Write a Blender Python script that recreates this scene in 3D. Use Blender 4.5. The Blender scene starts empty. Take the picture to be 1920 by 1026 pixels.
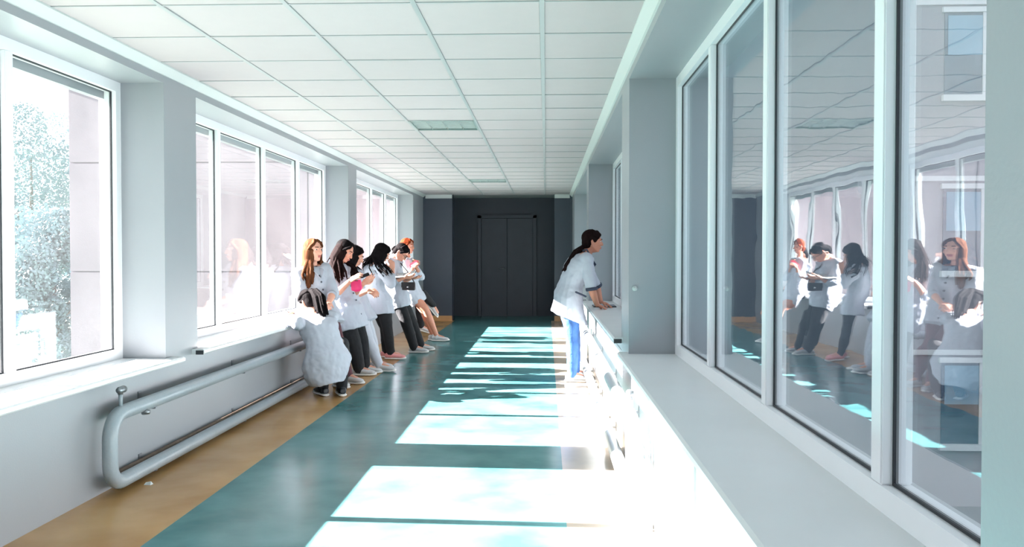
import bpy, bmesh, math, random
from mathutils import Vector, Matrix, noise
random.seed(7)
S = bpy.context.scene
COL = S.collection
V = Vector
# ------------------------------------------------------------------ camera, sky, sun, exposure
F_PX, CX, CY = 1656.0, 960.0, 513.0
CAM_Z = 1.29
YAW, PITCH = math.radians(2.2), math.radians(1.21)
cam = bpy.data.cameras.new('camera'); camo = bpy.data.objects.new('camera', cam); COL.objects.link(camo)
cam.sensor_width = 36.0; cam.lens = 36.0 * F_PX / 1920.0; cam.clip_start = 0.02; cam.clip_end = 600
camo.location = (0, 0, CAM_Z)
camo.rotation_euler = (math.radians(90) - PITCH, 0, YAW)
S.camera = camo
RCAM = camo.rotation_euler.to_matrix()

SUN_SLOPE = 0.50          # drop per metre travelled towards +X
SUN_DY = -0.045
SUN_POWER = 44.0
SKY_COL, SKY_POWER = (0.84, 0.91, 1.0), 0.85
EXPOSURE = 1.58

w = bpy.data.worlds.new('sky'); S.world = w; w.use_nodes = True
bgn = w.node_tree.nodes['Background']; bgn.inputs[0].default_value = (*SKY_COL, 1); bgn.inputs[1].default_value = SKY_POWER
sun = bpy.data.lights.new('sun', 'SUN'); suno = bpy.data.objects.new('sun', sun); COL.objects.link(suno)
sun.energy = SUN_POWER; sun.angle = math.radians(0.55); sun.color = (1.0, 0.915, 0.885)
suno.rotation_euler = V((1, SUN_DY, -SUN_SLOPE)).to_track_quat('-Z', 'Y').to_euler()
suno.location = (-20, 8, 12)
S.view_settings.view_transform = 'Standard'; S.view_settings.look = 'None'
S.view_settings.exposure = EXPOSURE; S.view_settings.gamma = 1.0; S.view_settings.use_curve_mapping = False
S.cycles.use_denoising = True
S.cycles.max_bounces = 12; S.cycles.diffuse_bounces = 6; S.cycles.glossy_bounces = 5
S.cycles.transparent_max_bounces = 24; S.cycles.sample_clamp_indirect = 8.0
S.cycles.caustics_reflective = False; S.cycles.caustics_refractive = False

# ------------------------------------------------------------------ helpers
def at(px, py, Y):
    d = RCAM @ V(((px - CX) / F_PX, -(py - CY) / F_PX, -1.0))
    return V((0, 0, CAM_Z)) + d * (Y / d.y)

def lin(h):
    h = h.lstrip('#'); o = []
    for i in (0, 2, 4):
        c = int(h[i:i+2], 16) / 255
        o.append(c / 12.92 if c <= 0.04045 else ((c + 0.055) / 1.055) ** 2.4)
    return tuple(o)

MATS = {}
def mat(name, col, rough=0.6, var=0.0, vscale=6.0, bump=0.0, bscale=40.0, metal=0.0, coat=0.0, col2=None, stretch=(1, 1, 1), spec=0.5, detail=6.0):
    if isinstance(col, str): col = lin(col)
    if isinstance(col2, str): col2 = lin(col2)
    m = bpy.data.materials.new(name); m.use_nodes = True; nt = m.node_tree; N = nt.nodes; L = nt.links
    b = N['Principled BSDF']; b.inputs['Base Color'].default_value = (*col, 1)
    b.inputs['Roughness'].default_value = rough; b.inputs['Metallic'].default_value = metal
    b.inputs['Specular IOR Level'].default_value = spec
    b.inputs['Coat Weight'].default_value = coat; b.inputs['Coat Roughness'].default_value = 0.12
    tc = N.new('ShaderNodeTexCoord'); mp = N.new('ShaderNodeMapping'); mp.inputs['Scale'].default_value = stretch
    L.new(tc.outputs['Object'], mp.inputs[0])
    if var or col2:
        t = N.new('ShaderNodeTexNoise'); t.inputs['Scale'].default_value = vscale; t.inputs['Detail'].default_value = detail
        L.new(mp.outputs[0], t.inputs[0])
        r = N.new('ShaderNodeValToRGB'); r.color_ramp.elements[0].position = 0.32; r.color_ramp.elements[1].position = 0.68
        c2 = col2 or tuple(min(1, c * (1 + var)) for c in col)
        c1 = col if col2 else tuple(c * (1 - var) for c in col)
        r.color_ramp.elements[0].color = (*c1, 1); r.color_ramp.elements[1].color = (*c2, 1)
        L.new(t.outputs[0], r.inputs[0]); L.new(r.outputs[0], b.inputs['Base Color'])
    if bump:
        t2 = N.new('ShaderNodeTexNoise'); t2.inputs['Scale'].default_value = bscale; t2.inputs['Detail'].default_value = 5
        L.new(mp.outputs[0], t2.inputs[0])
        bp = N.new('ShaderNodeBump'); bp.inputs['Strength'].default_value = bump; bp.inputs['Distance'].default_value = 0.01
        L.new(t2.outputs[0], bp.inputs['Height']); L.new(bp.outputs[0], b.inputs['Normal'])
    MATS[name] = m
    return m

def glass(name, tint, r0, wav=0.0, wscale=3.0, dust=0.0):
    """thin clear pane: Schlick mix of clear transmission and mirror reflection, slightly wavy"""
    m = bpy.data.materials.new(name); m.use_nodes = True; nt = m.node_tree; N = nt.nodes; L = nt.links
    N.remove(N['Principled BSDF']); out = N['Material Output']
    g = N.new('ShaderNodeNewGeometry')
    dp = N.new('ShaderNodeVectorMath'); dp.operation = 'DOT_PRODUCT'
    L.new(g.outputs['Normal'], dp.inputs[0]); L.new(g.outputs['Incoming'], dp.inputs[1])
    ab = N.new('ShaderNodeMath'); ab.operation = 'ABSOLUTE'; L.new(dp.outputs['Value'], ab.inputs[0])
    om = N.new('ShaderNodeMath'); om.operation = 'SUBTRACT'; om.inputs[0].default_value = 1; L.new(ab.outputs[0], om.inputs[1])
    pw = N.new('ShaderNodeMath'); pw.operation = 'POWER'; pw.inputs[1].default_value = 5; L.new(om.outputs[0], pw.inputs[0])
    ma = N.new('ShaderNodeMath'); ma.operation = 'MULTIPLY_ADD'; ma.inputs[1].default_value = 1 - r0; ma.inputs[2].default_value = r0
    L.new(pw.outputs[0], ma.inputs[0])
    tr = N.new('ShaderNodeBsdfTransparent'); tr.inputs[0].default_value = (*tint, 1)
    gl = N.new('ShaderNodeBsdfGlossy'); gl.inputs['Roughness'].default_value = 0.0; gl.inputs[0].default_value = (0.95, 0.98, 1, 1)
    if wav:
        tc = N.new('ShaderNodeTexCoord'); t = N.new('ShaderNodeTexNoise'); t.inputs['Scale'].default_value = wscale; t.inputs['Detail'].default_value = 2
        L.new(tc.outputs['Object'], t.inputs[0])
        bp = N.new('ShaderNodeBump'); bp.inputs['Strength'].default_value = wav; bp.inputs['Distance'].default_value = 0.02
        L.new(t.outputs[0], bp.inputs['Height']); L.new(bp.outputs[0], gl.inputs['Normal'])
    mx = N.new('ShaderNodeMixShader'); L.new(ma.outputs[0], mx.inputs[0]); L.new(tr.outputs[0], mx.inputs[1]); L.new(gl.outputs[0], mx.inputs[2])
    last = mx
    if dust:
        tl = N.new('ShaderNodeBsdfTranslucent'); tl.inputs[0].default_value = (.9, .9, .9, 1)
        tc2 = N.new('ShaderNodeTexCoord'); t3 = N.new('ShaderNodeTexNoise'); t3.inputs['Scale'].default_value = 2.2; t3.inputs['Detail'].default_value = 4
        L.new(tc2.outputs['Object'], t3.inputs[0])
        md = N.new('ShaderNodeMath'); md.operation = 'MULTIPLY'; md.inputs[1].default_value = dust*2; L.new(t3.outputs[0], md.inputs[0])
        last = N.new('ShaderNodeMixShader'); L.new(md.outputs[0], last.inputs[0]); L.new(mx.outputs[0], last.inputs[1]); L.new(tl.outputs[0], last.inputs[2])
    L.new(last.outputs[0], out.inputs[0]); MATS[name] = m
    return m

class MB:
    def __init__(s): s.v = []; s.f = []
    def add(s, vs, fs):
        o = len(s.v); s.v += [tuple(p) for p in vs]; s.f += [tuple(i + o for i in f) for f in fs]; return s
    def box(s, x0, x1, y0, y1, z0, z1):
        if x0 > x1: x0, x1 = x1, x0
        if y0 > y1: y0, y1 = y1, y0
        if z0 > z1: z0, z1 = z1, z0
        return s.add([(x0,y0,z0),(x1,y0,z0),(x1,y1,z0),(x0,y1,z0),(x0,y0,z1),(x1,y0,z1),(x1,y1,z1),(x0,y1,z1)],
                     [(0,3,2,1),(4,5,6,7),(0,1,5,4),(1,2,6,5),(2,3,7,6),(3,0,4,7)])
    def prism(s, prof, y0, y1):          # profile in X,Z swept along Y
        n = len(prof); A = sum(prof[i][0]*prof[(i+1)%n][1]-prof[(i+1)%n][0]*prof[i][1] for i in range(n))
        if A < 0: prof = prof[::-1]
        vs = [(x, y0, z) for x, z in prof] + [(x, y1, z) for x, z in prof]
        fs = [tuple(range(n)), tuple(range(2*n-1, n-1, -1))] + [(i, n+i, n+(i+1)%n, (i+1)%n) for i in range(n)]
        return s.add(vs, fs)
    def loft(s, rings):                  # rings: (centre, half axis a, half axis b), a x b along the path
        n = 16; vs = []; fs = []
        for c, a, b in rings:
            for i in range(n):
                t = 2*math.pi*i/n; vs.append(V(c) + V(a)*math.cos(t) + V(b)*math.sin(t))
        for k in range(len(rings)-1):
            for i in range(n):
                fs.append((k*n+i, k*n+(i+1)%n, (k+1)*n+(i+1)%n, (k+1)*n+i))
        fs.append(tuple(range(n-1, -1, -1))); m = (len(rings)-1)*n; fs.append(tuple(m+i for i in range(n)))
        return s.add(vs, fs)
    def tube(s, pts, rad, seg=10, flat=None):
        pts = [V(p) for p in pts]; n = len(pts); rad = rad if isinstance(rad, (list, tuple)) else [rad]*n
        t0 = (pts[1]-pts[0]).normalized(); u = t0.orthogonal().normalized(); vs = []; fs = []
        if flat is not None:
            u = (V(flat) - t0*V(flat).dot(t0)).normalized()
        for k in range(n):
            t = (pts[min(k+1, n-1)] - pts[max(k-1, 0)]).normalized()
            u = (u - t*u.dot(t)).normalized(); w_ = t.cross(u); fl = 0.45 if flat is not None else 1
            for i in range(seg):
                a = 2*math.pi*i/seg; vs.append(pts[k] + (u*math.cos(a)*fl + w_*math.sin(a))*rad[k])
        for k in range(n-1):
            for i in range(seg): fs.append((k*seg+i, k*seg+(i+1)%seg, (k+1)*seg+(i+1)%seg, (k+1)*seg+i))
        fs.append(tuple(range(seg-1, -1, -1))); fs.append(tuple((n-1)*seg+i for i in range(seg)))
        return s.add(vs, fs)
    def capsule(s, a, b, ra, rb, seg=14):
        a, b = V(a), V(b); t = (b-a); l = t.length
        t = t/l if l > 1e-6 else V((0,0,1)); u = t.orthogonal().normalized(); w_ = t.cross(u); R = []
        for k in (-90, -60, -30, 0): R.append((a + t*ra*math.sin(math.radians(k)), max(ra*math.cos(math.radians(k)), ra*.03)))
        for k in (0, 30, 60, 90): R.append((b + t*rb*math.sin(math.radians(k)), max(rb*math.cos(math.radians(k)), rb*.03)))
        vs = []; fs = []
        for c, r in R:
            for i in range(seg):
                q = 2*math.pi*i/seg; vs.append(c + (u*math.cos(q) + w_*math.sin(q))*r)
        for k in range(7):
            for i in range(seg): fs.append((k*seg+i, k*seg+(i+1)%seg, (k+1)*seg+(i+1)%seg, (k+1)*seg+i))
        fs.append(tuple(range(seg-1, -1, -1))); fs.append(tuple(7*seg+i for i in range(seg)))
        return s.add(vs, fs)
    def chain(s, pts, rads):
        for i in range(len(pts)-1): s.capsule(pts[i], pts[i+1], rads[i], rads[i+1])
        return s
    def ell(s, c, ax, ay, az):           # ellipsoid with half-axis vectors
        c = V(c); n, m = 14, 9; vs = []; fs = []
        for k in range(m+1):
            ph = -math.pi/2 + math.pi*k/m
            for i in range(n):
                th = 2*math.pi*i/n; r = max(math.cos(ph), .02)
                vs.append(c + V(ax)*r*math.cos(th) + V(ay)*r*math.sin(th) + V(az)*math.sin(ph))
        for k in range(m):
            for i in range(n): fs.append((k*n+i, k*n+(i+1)%n, (k+1)*n+(i+1)%n, (k+1)*n+i))
        fs.append(tuple(range(n-1, -1, -1))); fs.append(tuple(m*n+i for i in range(n)))
        return s.add(vs, fs)
    def mesh(s, name):
        me = bpy.data.meshes.new(name); me.from_pydata(s.v, [], s.f); me.update(); return me
    def build(s, name, m=None, parent=None, smooth=False, bevel=0.0, rigid=None):
        me = s.mesh(name)
        if bevel:
            bm = bmesh.new(); bm.from_mesh(me)
            bmesh.ops.bevel(bm, geom=bm.edges[:], offset=bevel, segments=2, affect='EDGES', clamp_overlap=True)
            bm.to_mesh(me); bm.free()
        return link(name, me, m, parent, smooth)

def link(name, me, m=None, parent=None, smooth=False):
    o = bpy.data.objects.new(name, me); COL.objects.link(o)
    if m is not None and not me.materials: me.materials.append(MATS[m] if isinstance(m, str) else m)
    if smooth: me.polygons.foreach_set('use_smooth', [True]*len(me.polygons))
    if parent is not None:
        o.parent = parent; o.matrix_parent_inverse = parent.matrix_world.inverted()
    return o

def empty(name, loc, label=None, cat=None, group=None):
    o = bpy.data.objects.new(name, None); COL.objects.link(o); o.location = loc; o.empty_display_size = 0.1
    o.matrix_world = Matrix.Translation(loc)
    if label: tag(o, label, cat, group)
    return o
def tag(o, label, cat=None, group=None, kind=None):
    o['label'] = label
    if cat: o['category'] = cat
    if group: o['group'] = group
    if kind: o['kind'] = kind
    return o
def struct(o, label=None):
    o['kind'] = 'structure'
    if label: o['label'] = label
    return o
def inst(src, name, parent, loc=(0, 0, 0)):
    o = bpy.data.objects.new(name, src); COL.objects.link(o); o.parent = parent
    o.matrix_parent_inverse = parent.matrix_world.inverted(); o.location = loc
    return o

# ------------------------------------------------------------------ materials of the place
mat('wall_paint', '#919599', 0.38, 0.025, 1.5, 0.05, 120, spec=0.5)
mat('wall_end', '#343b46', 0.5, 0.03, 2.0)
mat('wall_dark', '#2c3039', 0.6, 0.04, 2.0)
mat('tile_white', '#ada6a7', 0.85, 0.01, 9, 0.12, 260)
mat('grid_grey', '#9a9d9e', 0.5)
mat('plenum', '#8a9090', 0.8)
mat('cornice_white', '#bcc2c0', 0.5, 0.01, 3)
mat('floor_teal', '#376b6c', 0.22, 0.0, 2.2, 0.02, 60, coat=0.0, col2='#5a888a', spec=0.14, detail=9)
mat('floor_ochre', '#a87f4e', 0.22, 0.0, 2.0, 0.02, 60, col2='#c09a68', spec=0.3, detail=8)
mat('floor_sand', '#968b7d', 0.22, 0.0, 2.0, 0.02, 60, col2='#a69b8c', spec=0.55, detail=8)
mat('reveal_sun_paint', '#e8e6e2', 0.7, 0.02, 5)
mat('skirting_ochre', '#b98a5a', 0.4, 0.05, 4)
mat('frame_white', '#e6e7e9', 0.3, 0.01, 4)
mat('gasket', '#1d2026', 0.6, 0.05, 20)
mat('sill_white', '#dcdedf', 0.32, 0.015, 5)
mat('sill_cap', '#2b2d31', 0.5, 0.05, 30)
mat('pipe_paint', '#8f9aa0', 0.35, 0.04, 14, 0.15, 60)
mat('pipe_brown', '#7d6a5c', 0.45, 0.2, 18)
mat('pipe_white', '#b8bdbf', 0.35, 0.02, 14, 0.1, 60)
mat('brass_dull', '#8d9296', 0.35, 0.15, 40, metal=0.8)
mat('louvre_metal', '#dfe8e5', 0.28, 0.03, 30, metal=0.55)
mat('lamp_tube', '#dfeee8', 0.25, 0.01, 20)
mat('housing', '#8fa09c', 0.4, 0.04, 20, metal=0.3)
mat('door_dark', '#2b2f38', 0.55, 0.06, 5)
glass('pane_clear', (0.955, 0.97, 0.975), 0.045, dust=0.0035)
glass('pane_wavy', (0.945, 0.965, 0.975), 0.19, 0.045, 3.2)

# ------------------------------------------------------------------ setting: floor, ceiling
XL, XR = -2.40, 0.51
YB, YE = -4.6, 17.2
ZC = 2.466
TEAL_L, TEAL_R = -1.79, 0.10
fl = MB().box(TEAL_L, TEAL_R, YB, 18.7, -0.12, 0).build('floor', 'floor_teal'); struct(fl, 'mottled teal linoleum floor of the corridor')
b1 = MB().box(XL-.5, TEAL_L, YB, YE+.1, -0.12, 0).build('floor_border', 'floor_ochre'); struct(b1, 'ochre linoleum border along the left wall')
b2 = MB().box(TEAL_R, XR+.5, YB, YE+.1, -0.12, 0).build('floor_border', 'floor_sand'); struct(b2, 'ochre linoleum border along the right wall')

ceil = MB().box(XL-.1, XR+.1, YB, YE+4.2, ZC+.02, ZC+.05).build('ceiling', 'plenum'); struct(ceil, 'white suspended ceiling of square tiles')
cols = [XL, -1.82, -1.22, -0.62, -0.02, XR]
Y0 = 4.727; kmin = int((YB - Y0)/.6) - 1; rows = [Y0 + .6*k for k in range(kmin, 22)]
LIGHT_ROWS = (5, 15)
tile_me = {}
for ci in range(5):
    x0, x1 = cols[ci] + .010, cols[ci+1] - .010
    mb = MB().box(-(x1-x0)/2, (x1-x0)/2, -.296, .296, 0, .014); me = mb.mesh('ceiling_tile')
    bm = bmesh.new(); bm.from_mesh(me); bmesh.ops.bevel(bm, geom=[e for e in bm.edges if abs(e.verts[0].co.z) < 1e-5 and abs(e.verts[1].co.z) < 1e-5], offset=.004, segments=1, affect='EDGES'); bm.to_mesh(me); bm.free()
    me.materials.append(MATS['tile_white'])
    for k in range(kmin, 21):
        y0 = Y0 + .6*k
        if y0 + .6 > YE + .25 or y0 < YB: continue
        if ci == 2 and k in LIGHT_ROWS: continue
        jz = random.uniform(0, .002)
        inst(me, 'ceiling_tile', ceil, ((x0+x1)/2, y0+.3, ZC+.001+jz))
for x in cols[1:5]:
    MB().box(x-.012, x+.012, YB, YE, ZC-.003, ZC+.012).build('grid_bar', 'grid_grey', ceil)
me = MB().box(XL, XR, -.007, .007, -.002, .012).mesh('cross_bar'); me.materials.append(MATS['grid_grey'])
for r in rows:
    if YB < r < YE: inst(me, 'cross_bar', ceil, (0, r, ZC))
# cornice along both walls and above the end wall
for i, (xa, sg) in enumerate(((XL, 1), (XR, -1))):
    prof = [(xa-sg*.02, ZC+.01), (xa+sg*.055, ZC+.01), (xa+sg*.055, ZC-.008), (xa+sg*.012, ZC-.05), (xa-sg*.02, ZC-.05)]
    o = MB().prism(prof, YB, YE).build('trim_%d' % (i+1), 'cornice_white'); struct(o, 'white cornice under the ceiling on the %s side' % ('left', 'right')[i])
# ------------------------------------------------------------------ walls
PIL_L = [(.36, .86), (5.48, 5.99), (10.66, 11.13), (15.90, YE)]
PIL_R = [(.50, 1.05), (5.46, 5.97), (10.60, 11.10), (15.80, YE)]
ZS_L, ZS_R, ZT = 0.636, 0.68, 2.37
XOL, XOR = -2.81, 1.04
for nm, xa, xo, zs, pil in (('wall_left', XL, XOL, ZS_L, PIL_L), ('wall_right', XR, XOR, ZS_R, PIL_R)):
    wo = MB().box(xa, xo, YB, YE, -.12, zs-.035).build(nm, 'wall_paint'); struct(wo, 'pale grey painted wall below the %s windows' % nm[5:])
    MB().box(xa, xo, YB, YE, ZT, ZC+.02).build('lintel', 'wall_paint', wo)
    if xa < 0: MB().box(-2.765, xo, YB, YE, 2.265, ZT).build('sun_cutoff_strip', 'wall_paint', wo)  # strip added below the lintel to cut the sun off the right sill
    for a, b in pil:
        MB().box(xa, xo, a, b, zs-.035, ZT).build('pillar', 'wall_paint', wo)
    MB().box(xa, xo, YB, -3.95, zs-.035, ZT).build('pillar', 'wall_paint', wo)
    if xa < 0:
        for a, b in pil: MB().box(-2.752, xo-.004, a-.004, b+.004, zs-.035, ZT).build('sun_reveal_liner', 'reveal_sun_paint', wo)  # added liner: sunlight on the pillar's outer side painted as white
ro = MB().box(-2.95, 1.2, YB, YE-.3, 2.54, 2.72).build('roof', 'wall_paint'); struct(ro, 'flat roof slab over the corridor')
wb = MB().box(XL-.5, XR+.5, YB-.2, YB, -.12, 2.54).build('wall_back', 'wall_paint'); struct(wb)
OPL, OPR = -1.83, 0.166
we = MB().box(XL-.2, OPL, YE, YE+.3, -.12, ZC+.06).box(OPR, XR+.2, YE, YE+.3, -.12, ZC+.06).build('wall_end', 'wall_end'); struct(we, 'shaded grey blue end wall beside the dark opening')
MB().box(XL, OPL, YE-.018, YE, 0, .10).build('baseboard_end', 'skirting_ochre', we); MB().box(OPR, XR, YE-.018, YE, 0, .10).build('baseboard_end', 'skirting_ochre', we)
MB().box(XL+.05, OPL, YE-.03, YE, ZC-.075, ZC-.002).build('trim_end', 'cornice_white', we); MB().box(OPR, XR-.05, YE-.03, YE, ZC-.075, ZC-.002).build('trim_end', 'cornice_white', we)
# the dark lobby behind the opening, with a closed double door
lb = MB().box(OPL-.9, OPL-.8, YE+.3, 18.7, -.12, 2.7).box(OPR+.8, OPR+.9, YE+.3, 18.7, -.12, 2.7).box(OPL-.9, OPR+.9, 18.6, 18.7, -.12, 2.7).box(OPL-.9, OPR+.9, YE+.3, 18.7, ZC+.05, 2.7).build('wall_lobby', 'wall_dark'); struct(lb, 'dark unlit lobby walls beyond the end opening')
MB().box(OPL-.9, TEAL_L, YE+.1, 18.7, -.12, -.001).box(TEAL_R, OPR+.9, YE+.1, 18.7, -.12, -.001).build('floor_lobby', 'floor_teal', lb)
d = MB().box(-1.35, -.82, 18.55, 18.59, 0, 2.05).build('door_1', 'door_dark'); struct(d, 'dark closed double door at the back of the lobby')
MB().box(-.81, -.28, 18.55, 18.59, 0, 2.05).build('door_leaf', 'door_dark', d)
MB().box(-1.43, -1.36, 18.54, 18.6, 0, 2.12).box(-.27, -.20, 18.54, 18.6, 0, 2.12).box(-1.43, -.20, 18.54, 18.6, 2.06, 2.13).build('door_frame', 'door_dark', d)
MB().tube([(-.87, 18.55, 1.0), (-.87, 18.50, 1.0), (-.98, 18.50, 1.0)], .012).build('door_handle', 'brass_dull', d, True)

# ------------------------------------------------------------------ windows
def window(n, side, y0, y1, npane=4, show=True, zs=None):
    sg = -1 if side == 'left' else 1
    xf = -2.675 if sg < 0 else 0.795                   # room-side face of the frame
    zs = zs or (ZS_L if sg < 0 else ZS_R)
    xa, xb = xf, xf + sg*.075
    fw, mw = .062, .066
    z0, z1 = zs, ZT
    mb = MB().box(xa, xb, y0, y1, z0, z0+fw).box(xa, xb, y0, y1, z1-fw, z1).box(xa, xb, y0, y0+fw, z0+fw, z1-fw).box(xa, xb, y1-fw, y1, z0+fw, z1-fw)
    wo = mb.build('window_%d' % n, 'frame_white'); struct(wo, 'white framed four-pane window in the %s wall' % side)
    step = (y1-y0)/npane
    me_m = None
    for k in range(1, npane):
        yc = y0 + step*k
        MB().box(xa, xb, yc-mw/2, yc+mw/2, z0+fw, z1-fw).build('mullion', 'frame_white', wo, bevel=.004)
    for k in range(npane):
        a = y0 + step*k + (fw if k == 0 else mw/2); b = y0 + step*(k+1) - (fw if k == npane-1 else mw/2)
        za, zb = z0+fw, z1-fw; xm = xf + sg*.03; g = .007
        pn = MB().box(xm, xm+sg*.006, a, b, za, zb).build('pane', 'pane_clear' if sg < 0 else 'pane_wavy', wo)
        MB().box(xm-sg*.003, xm+sg*.009, a, a+g, za, zb).box(xm-sg*.003, xm+sg*.009, b-g, b, za, zb).box(xm-sg*.003, xm+sg*.009, a+g, b-g, za, za+g).box(xm-sg*.003, xm+sg*.009, a+g, b-g, zb-g, zb).build('gasket', 'gasket', pn)
    # inner sill board with a rounded nose
    xa_wall = XL if sg < 0 else XR; nose = -2.315 if sg < 0 else 0.447
    prof = [(xf+sg*.05, zs), (nose+sg*.01, zs), (nose, zs-.008), (nose, zs-.026), (nose+sg*.01, zs-.035), (xf+sg*.05, zs-.035)]
    so = MB().prism(prof, y0+.004, y1-.004).build('window_sill', 'sill_white', wo)
    lip = abs(nose-xa_wall)
    e = MB()
    for ya, yb in ((y0-.10, y0+.004), (y1-.004, y1+.10)):
        e.prism([(xa_wall, zs), (nose+sg*.01, zs), (nose, zs-.008), (nose, zs-.026), (nose+sg*.01, zs-.035), (xa_wall, zs-.035)], ya, yb)
    e.build('sill_nose', 'sill_white', so)
    if show:
        MB().box(nose+sg*.004, nose+sg*.055, y0-.106, y0-.10, zs-.036, zs-.008).build('end_cap', 'sill_cap', so)
    # portal that guides sampling of daylight through this opening
    p = bpy.data.lights.new('daylight_portal', 'AREA'); p.shape = 'RECTANGLE'; p.size = y1-y0; p.size_y = z1-z0
    p.cycles.is_portal = True
    po = bpy.data.objects.new('daylight_portal', p); COL.objects.link(po); po.location = (xf+sg*.12, (y0+y1)/2, (z0+z1)/2)
    po.rotation_euler = V((-sg, 0, 0)).to_track_quat('-Z', 'Z').to_euler()
    return wo
spans_l = [(.86, 5.48), (5.99, 10.66), (11.13, 15.90)]
spans_r = [(1.05, 5.46), (5.97, 10.60), (11.10, 15.80)]
n = 1
for a, b in spans_l: window(n, 'left', a, b, zs=(None, .65, .65)[n-1]); n += 1
for a, b in spans_r: window(n, 'right', a, b, zs=(None, .74, .74)[n-4]); n += 1
MB().box(XR+.003, XOR-.003, 5.462, YE-.001, ZS_R-.036, .706).build('wall_ledge', 'wall_paint', bpy.data.objects['wall_right'])
MB().box(XL-.003, XOL+.003, 5.482, YE-.001, ZS_L-.036, .616).build('wall_ledge', 'wall_paint', bpy.data.objects['wall_left'])
window(7, 'left', -3.95, .36, show=False); window(8, 'right', -3.95, .50, show=False)

# ------------------------------------------------------------------ ceiling lights (switched off)
def ceiling_light(k, label):
    y0 = Y0 + .6*k + .006; y1 = y0 + .588; x0, x1 = -1.209, -.631; z = ZC
    t = empty('ceiling_light', ((x0+x1)/2, (y0+y1)/2, z), label, 'ceiling light', 'louvred ceiling lights')
    MB().box(x0, x1, y0, y1, z+.075, z+.08).box(x0, x0+.004, y0, y1, z, z+.08).box(x1-.004, x1, y0, y1, z, z+.08).box(x0, x1, y0, y0+.004, z, z+.08).box(x0, x1, y1-.004, y1, z, z+.08).build('housing', 'housing', t)
    MB().box(x0, x1, y0, y0+.012, z-.004, z+.006).box(x0, x1, y1-.012, y1, z-.004, z+.006).box(x0, x0+.012, y0, y1, z-.004, z+.006).box(x1-.012, x1, y0, y1, z-.004, z+.006).build('frame', 'housing', t)
    for i in range(4):
        xc = x0 + (i+.5)*(x1-x0)/4
        MB().tube([(xc, y0+.02, z+.055), (xc, y1-.02, z+.055)], .010, 10).build('lamp_tube', 'lamp_tube', t, True)
        prof = [(xc-.070, z+.004), (xc-.064, z+.004), (xc-.05, z+.062), (xc+.05, z+.062), (xc+.064, z+.004), (xc+.070, z+.004), (xc+.055, z+.07), (xc-.055, z+.07)]
        MB().prism([(xc-.072, z+.002), (xc-.060, z+.055), (xc-.063, z+.055)], y0+.01, y1-.01).prism([(xc+.072, z+.002), (xc+.060, z+.055), (xc+.063, z+.055)], y0+.01, y1-.01).build('reflector', 'louvre_metal', t)
        for j in range(1, 6):
            yc = y0 + j*(y1-y0)/6
            MB().add([(xc-.066, yc-.006, z+.002), (xc+.066, yc-.006, z+.002), (xc+.066, yc+.006, z+.002), (xc-.066, yc+.006, z+.002), (xc-.06, yc, z+.045), (xc+.06, yc, z+.045)],
                     [(0, 3, 2, 1), (0, 1, 5, 4), (2, 3, 4, 5), (1, 2, 5), (3, 0, 4)]).build('louvre_blade', 'louvre_metal', t)
    return t
ceiling_light(5, 'square louvred ceiling light, the nearer of the two')
ceiling_light(15, 'square louvred ceiling light, the farther one near the dark end')

# ------------------------------------------------------------------ pipe radiators
def fillet(pts, r, n=8):
    pts = [V(p) for p in pts]; out = [pts[0]]
    for i in range(1, len(pts)-1):
        a, b, c = pts[i-1], pts[i], pts[i+1]; d1 = (a-b).normalized(); d2 = (c-b).normalized()
        rr = r[i-1] if isinstance(r, (list, tuple)) else r
        ang = d1.angle(d2); t = rr/math.tan(ang/2); p1 = b+d1*t; ctr = b + (d1+d2).normalized()*(rr/math.sin(ang/2))
        q0 = p1-ctr; q1 = (b+d2*t)-ctr; ax = q0.cross(q1).normalized(); th = q0.angle(q1)
        for k in range(n+1): out.append(ctr + Matrix.Rotation(th*k/n, 3, ax) @ q0)
    out.append(pts[-1]); return out
def radiator(name, sg, x, ya, yb, zt, zb, r, m, label, valve):
    t = empty(name, (x, ya, 0), label, 'radiator', 'pipe radiators under the windows')
    pts = fillet([(x, yb, zt), (x, ya, zt), (x, ya, zb), (x, yb, zb)], [.13, .12], 10)
    MB().tube(pts, r, 18).build('pipe', m, t, True)
    MB().tube([(x, yb+.001, zt+.02), (x, yb+.001, zb-.0)], r*.9, 14).build('end_riser', m, t, True)
    vy = ya + .12
    vv = MB().tube([(x, vy, zt+.02), (x, vy, zt+.115)], .011, 10).build('vent_pipe', m, t, True)
    MB().tube([(x+sg*.004, vy-.03, zt+.125), (x+sg*.004, vy+.03, zt+.125)], [.016, .02], 10).tube([(x, vy, zt+.10), (x, vy, zt+.14)], .015, 8).build('vent_valve', 'brass_dull', vv, True)
    br = None
    yy = ya + .55
    while yy < yb:
        xw = XL if sg > 0 else XR
        for z in (zt, zb):
            MB().box(xw, x, yy-.012, yy+.012, z-r-.012, z-r+.004).box(x-.004, x+.004, yy-.012, yy+.012, z-r-.01, z-r+.02).box(xw-sg*-.0, xw+sg*.006, yy-.02, yy+.02, z-r-.03, z+.05).build('bracket', 'brass_dull', t)
        yy += 1.55
    MB().tube([(x+sg*.01, ya+.36, zt-r*.9), (x+sg*.05, ya+.36, zt-r*.95)], [.02, .013], 8).build('drain_plug', 'brass_dull', t, True)
    return t
radiator('pipe_radiator', 1, -2.30, 4.56, 10.25, .435, .065, .040, 'pipe_paint', 'grey painted pipe radiator along the left wall', True)
radiator('pipe_radiator', -1, .425, 4.30, 10.1, .47, .085, .038, 'pipe_white', 'white painted pipe radiator along the sunlit right wall', True)
o = MB().tube([(-2.372, 4.8, .082), (-2.372, 10.6, .082)], .014, 10).build('heating_pipe', 'pipe_brown', None, True); tag(o, 'thin brown heating pipe along the foot of the left wall', 'pipe')
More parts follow.
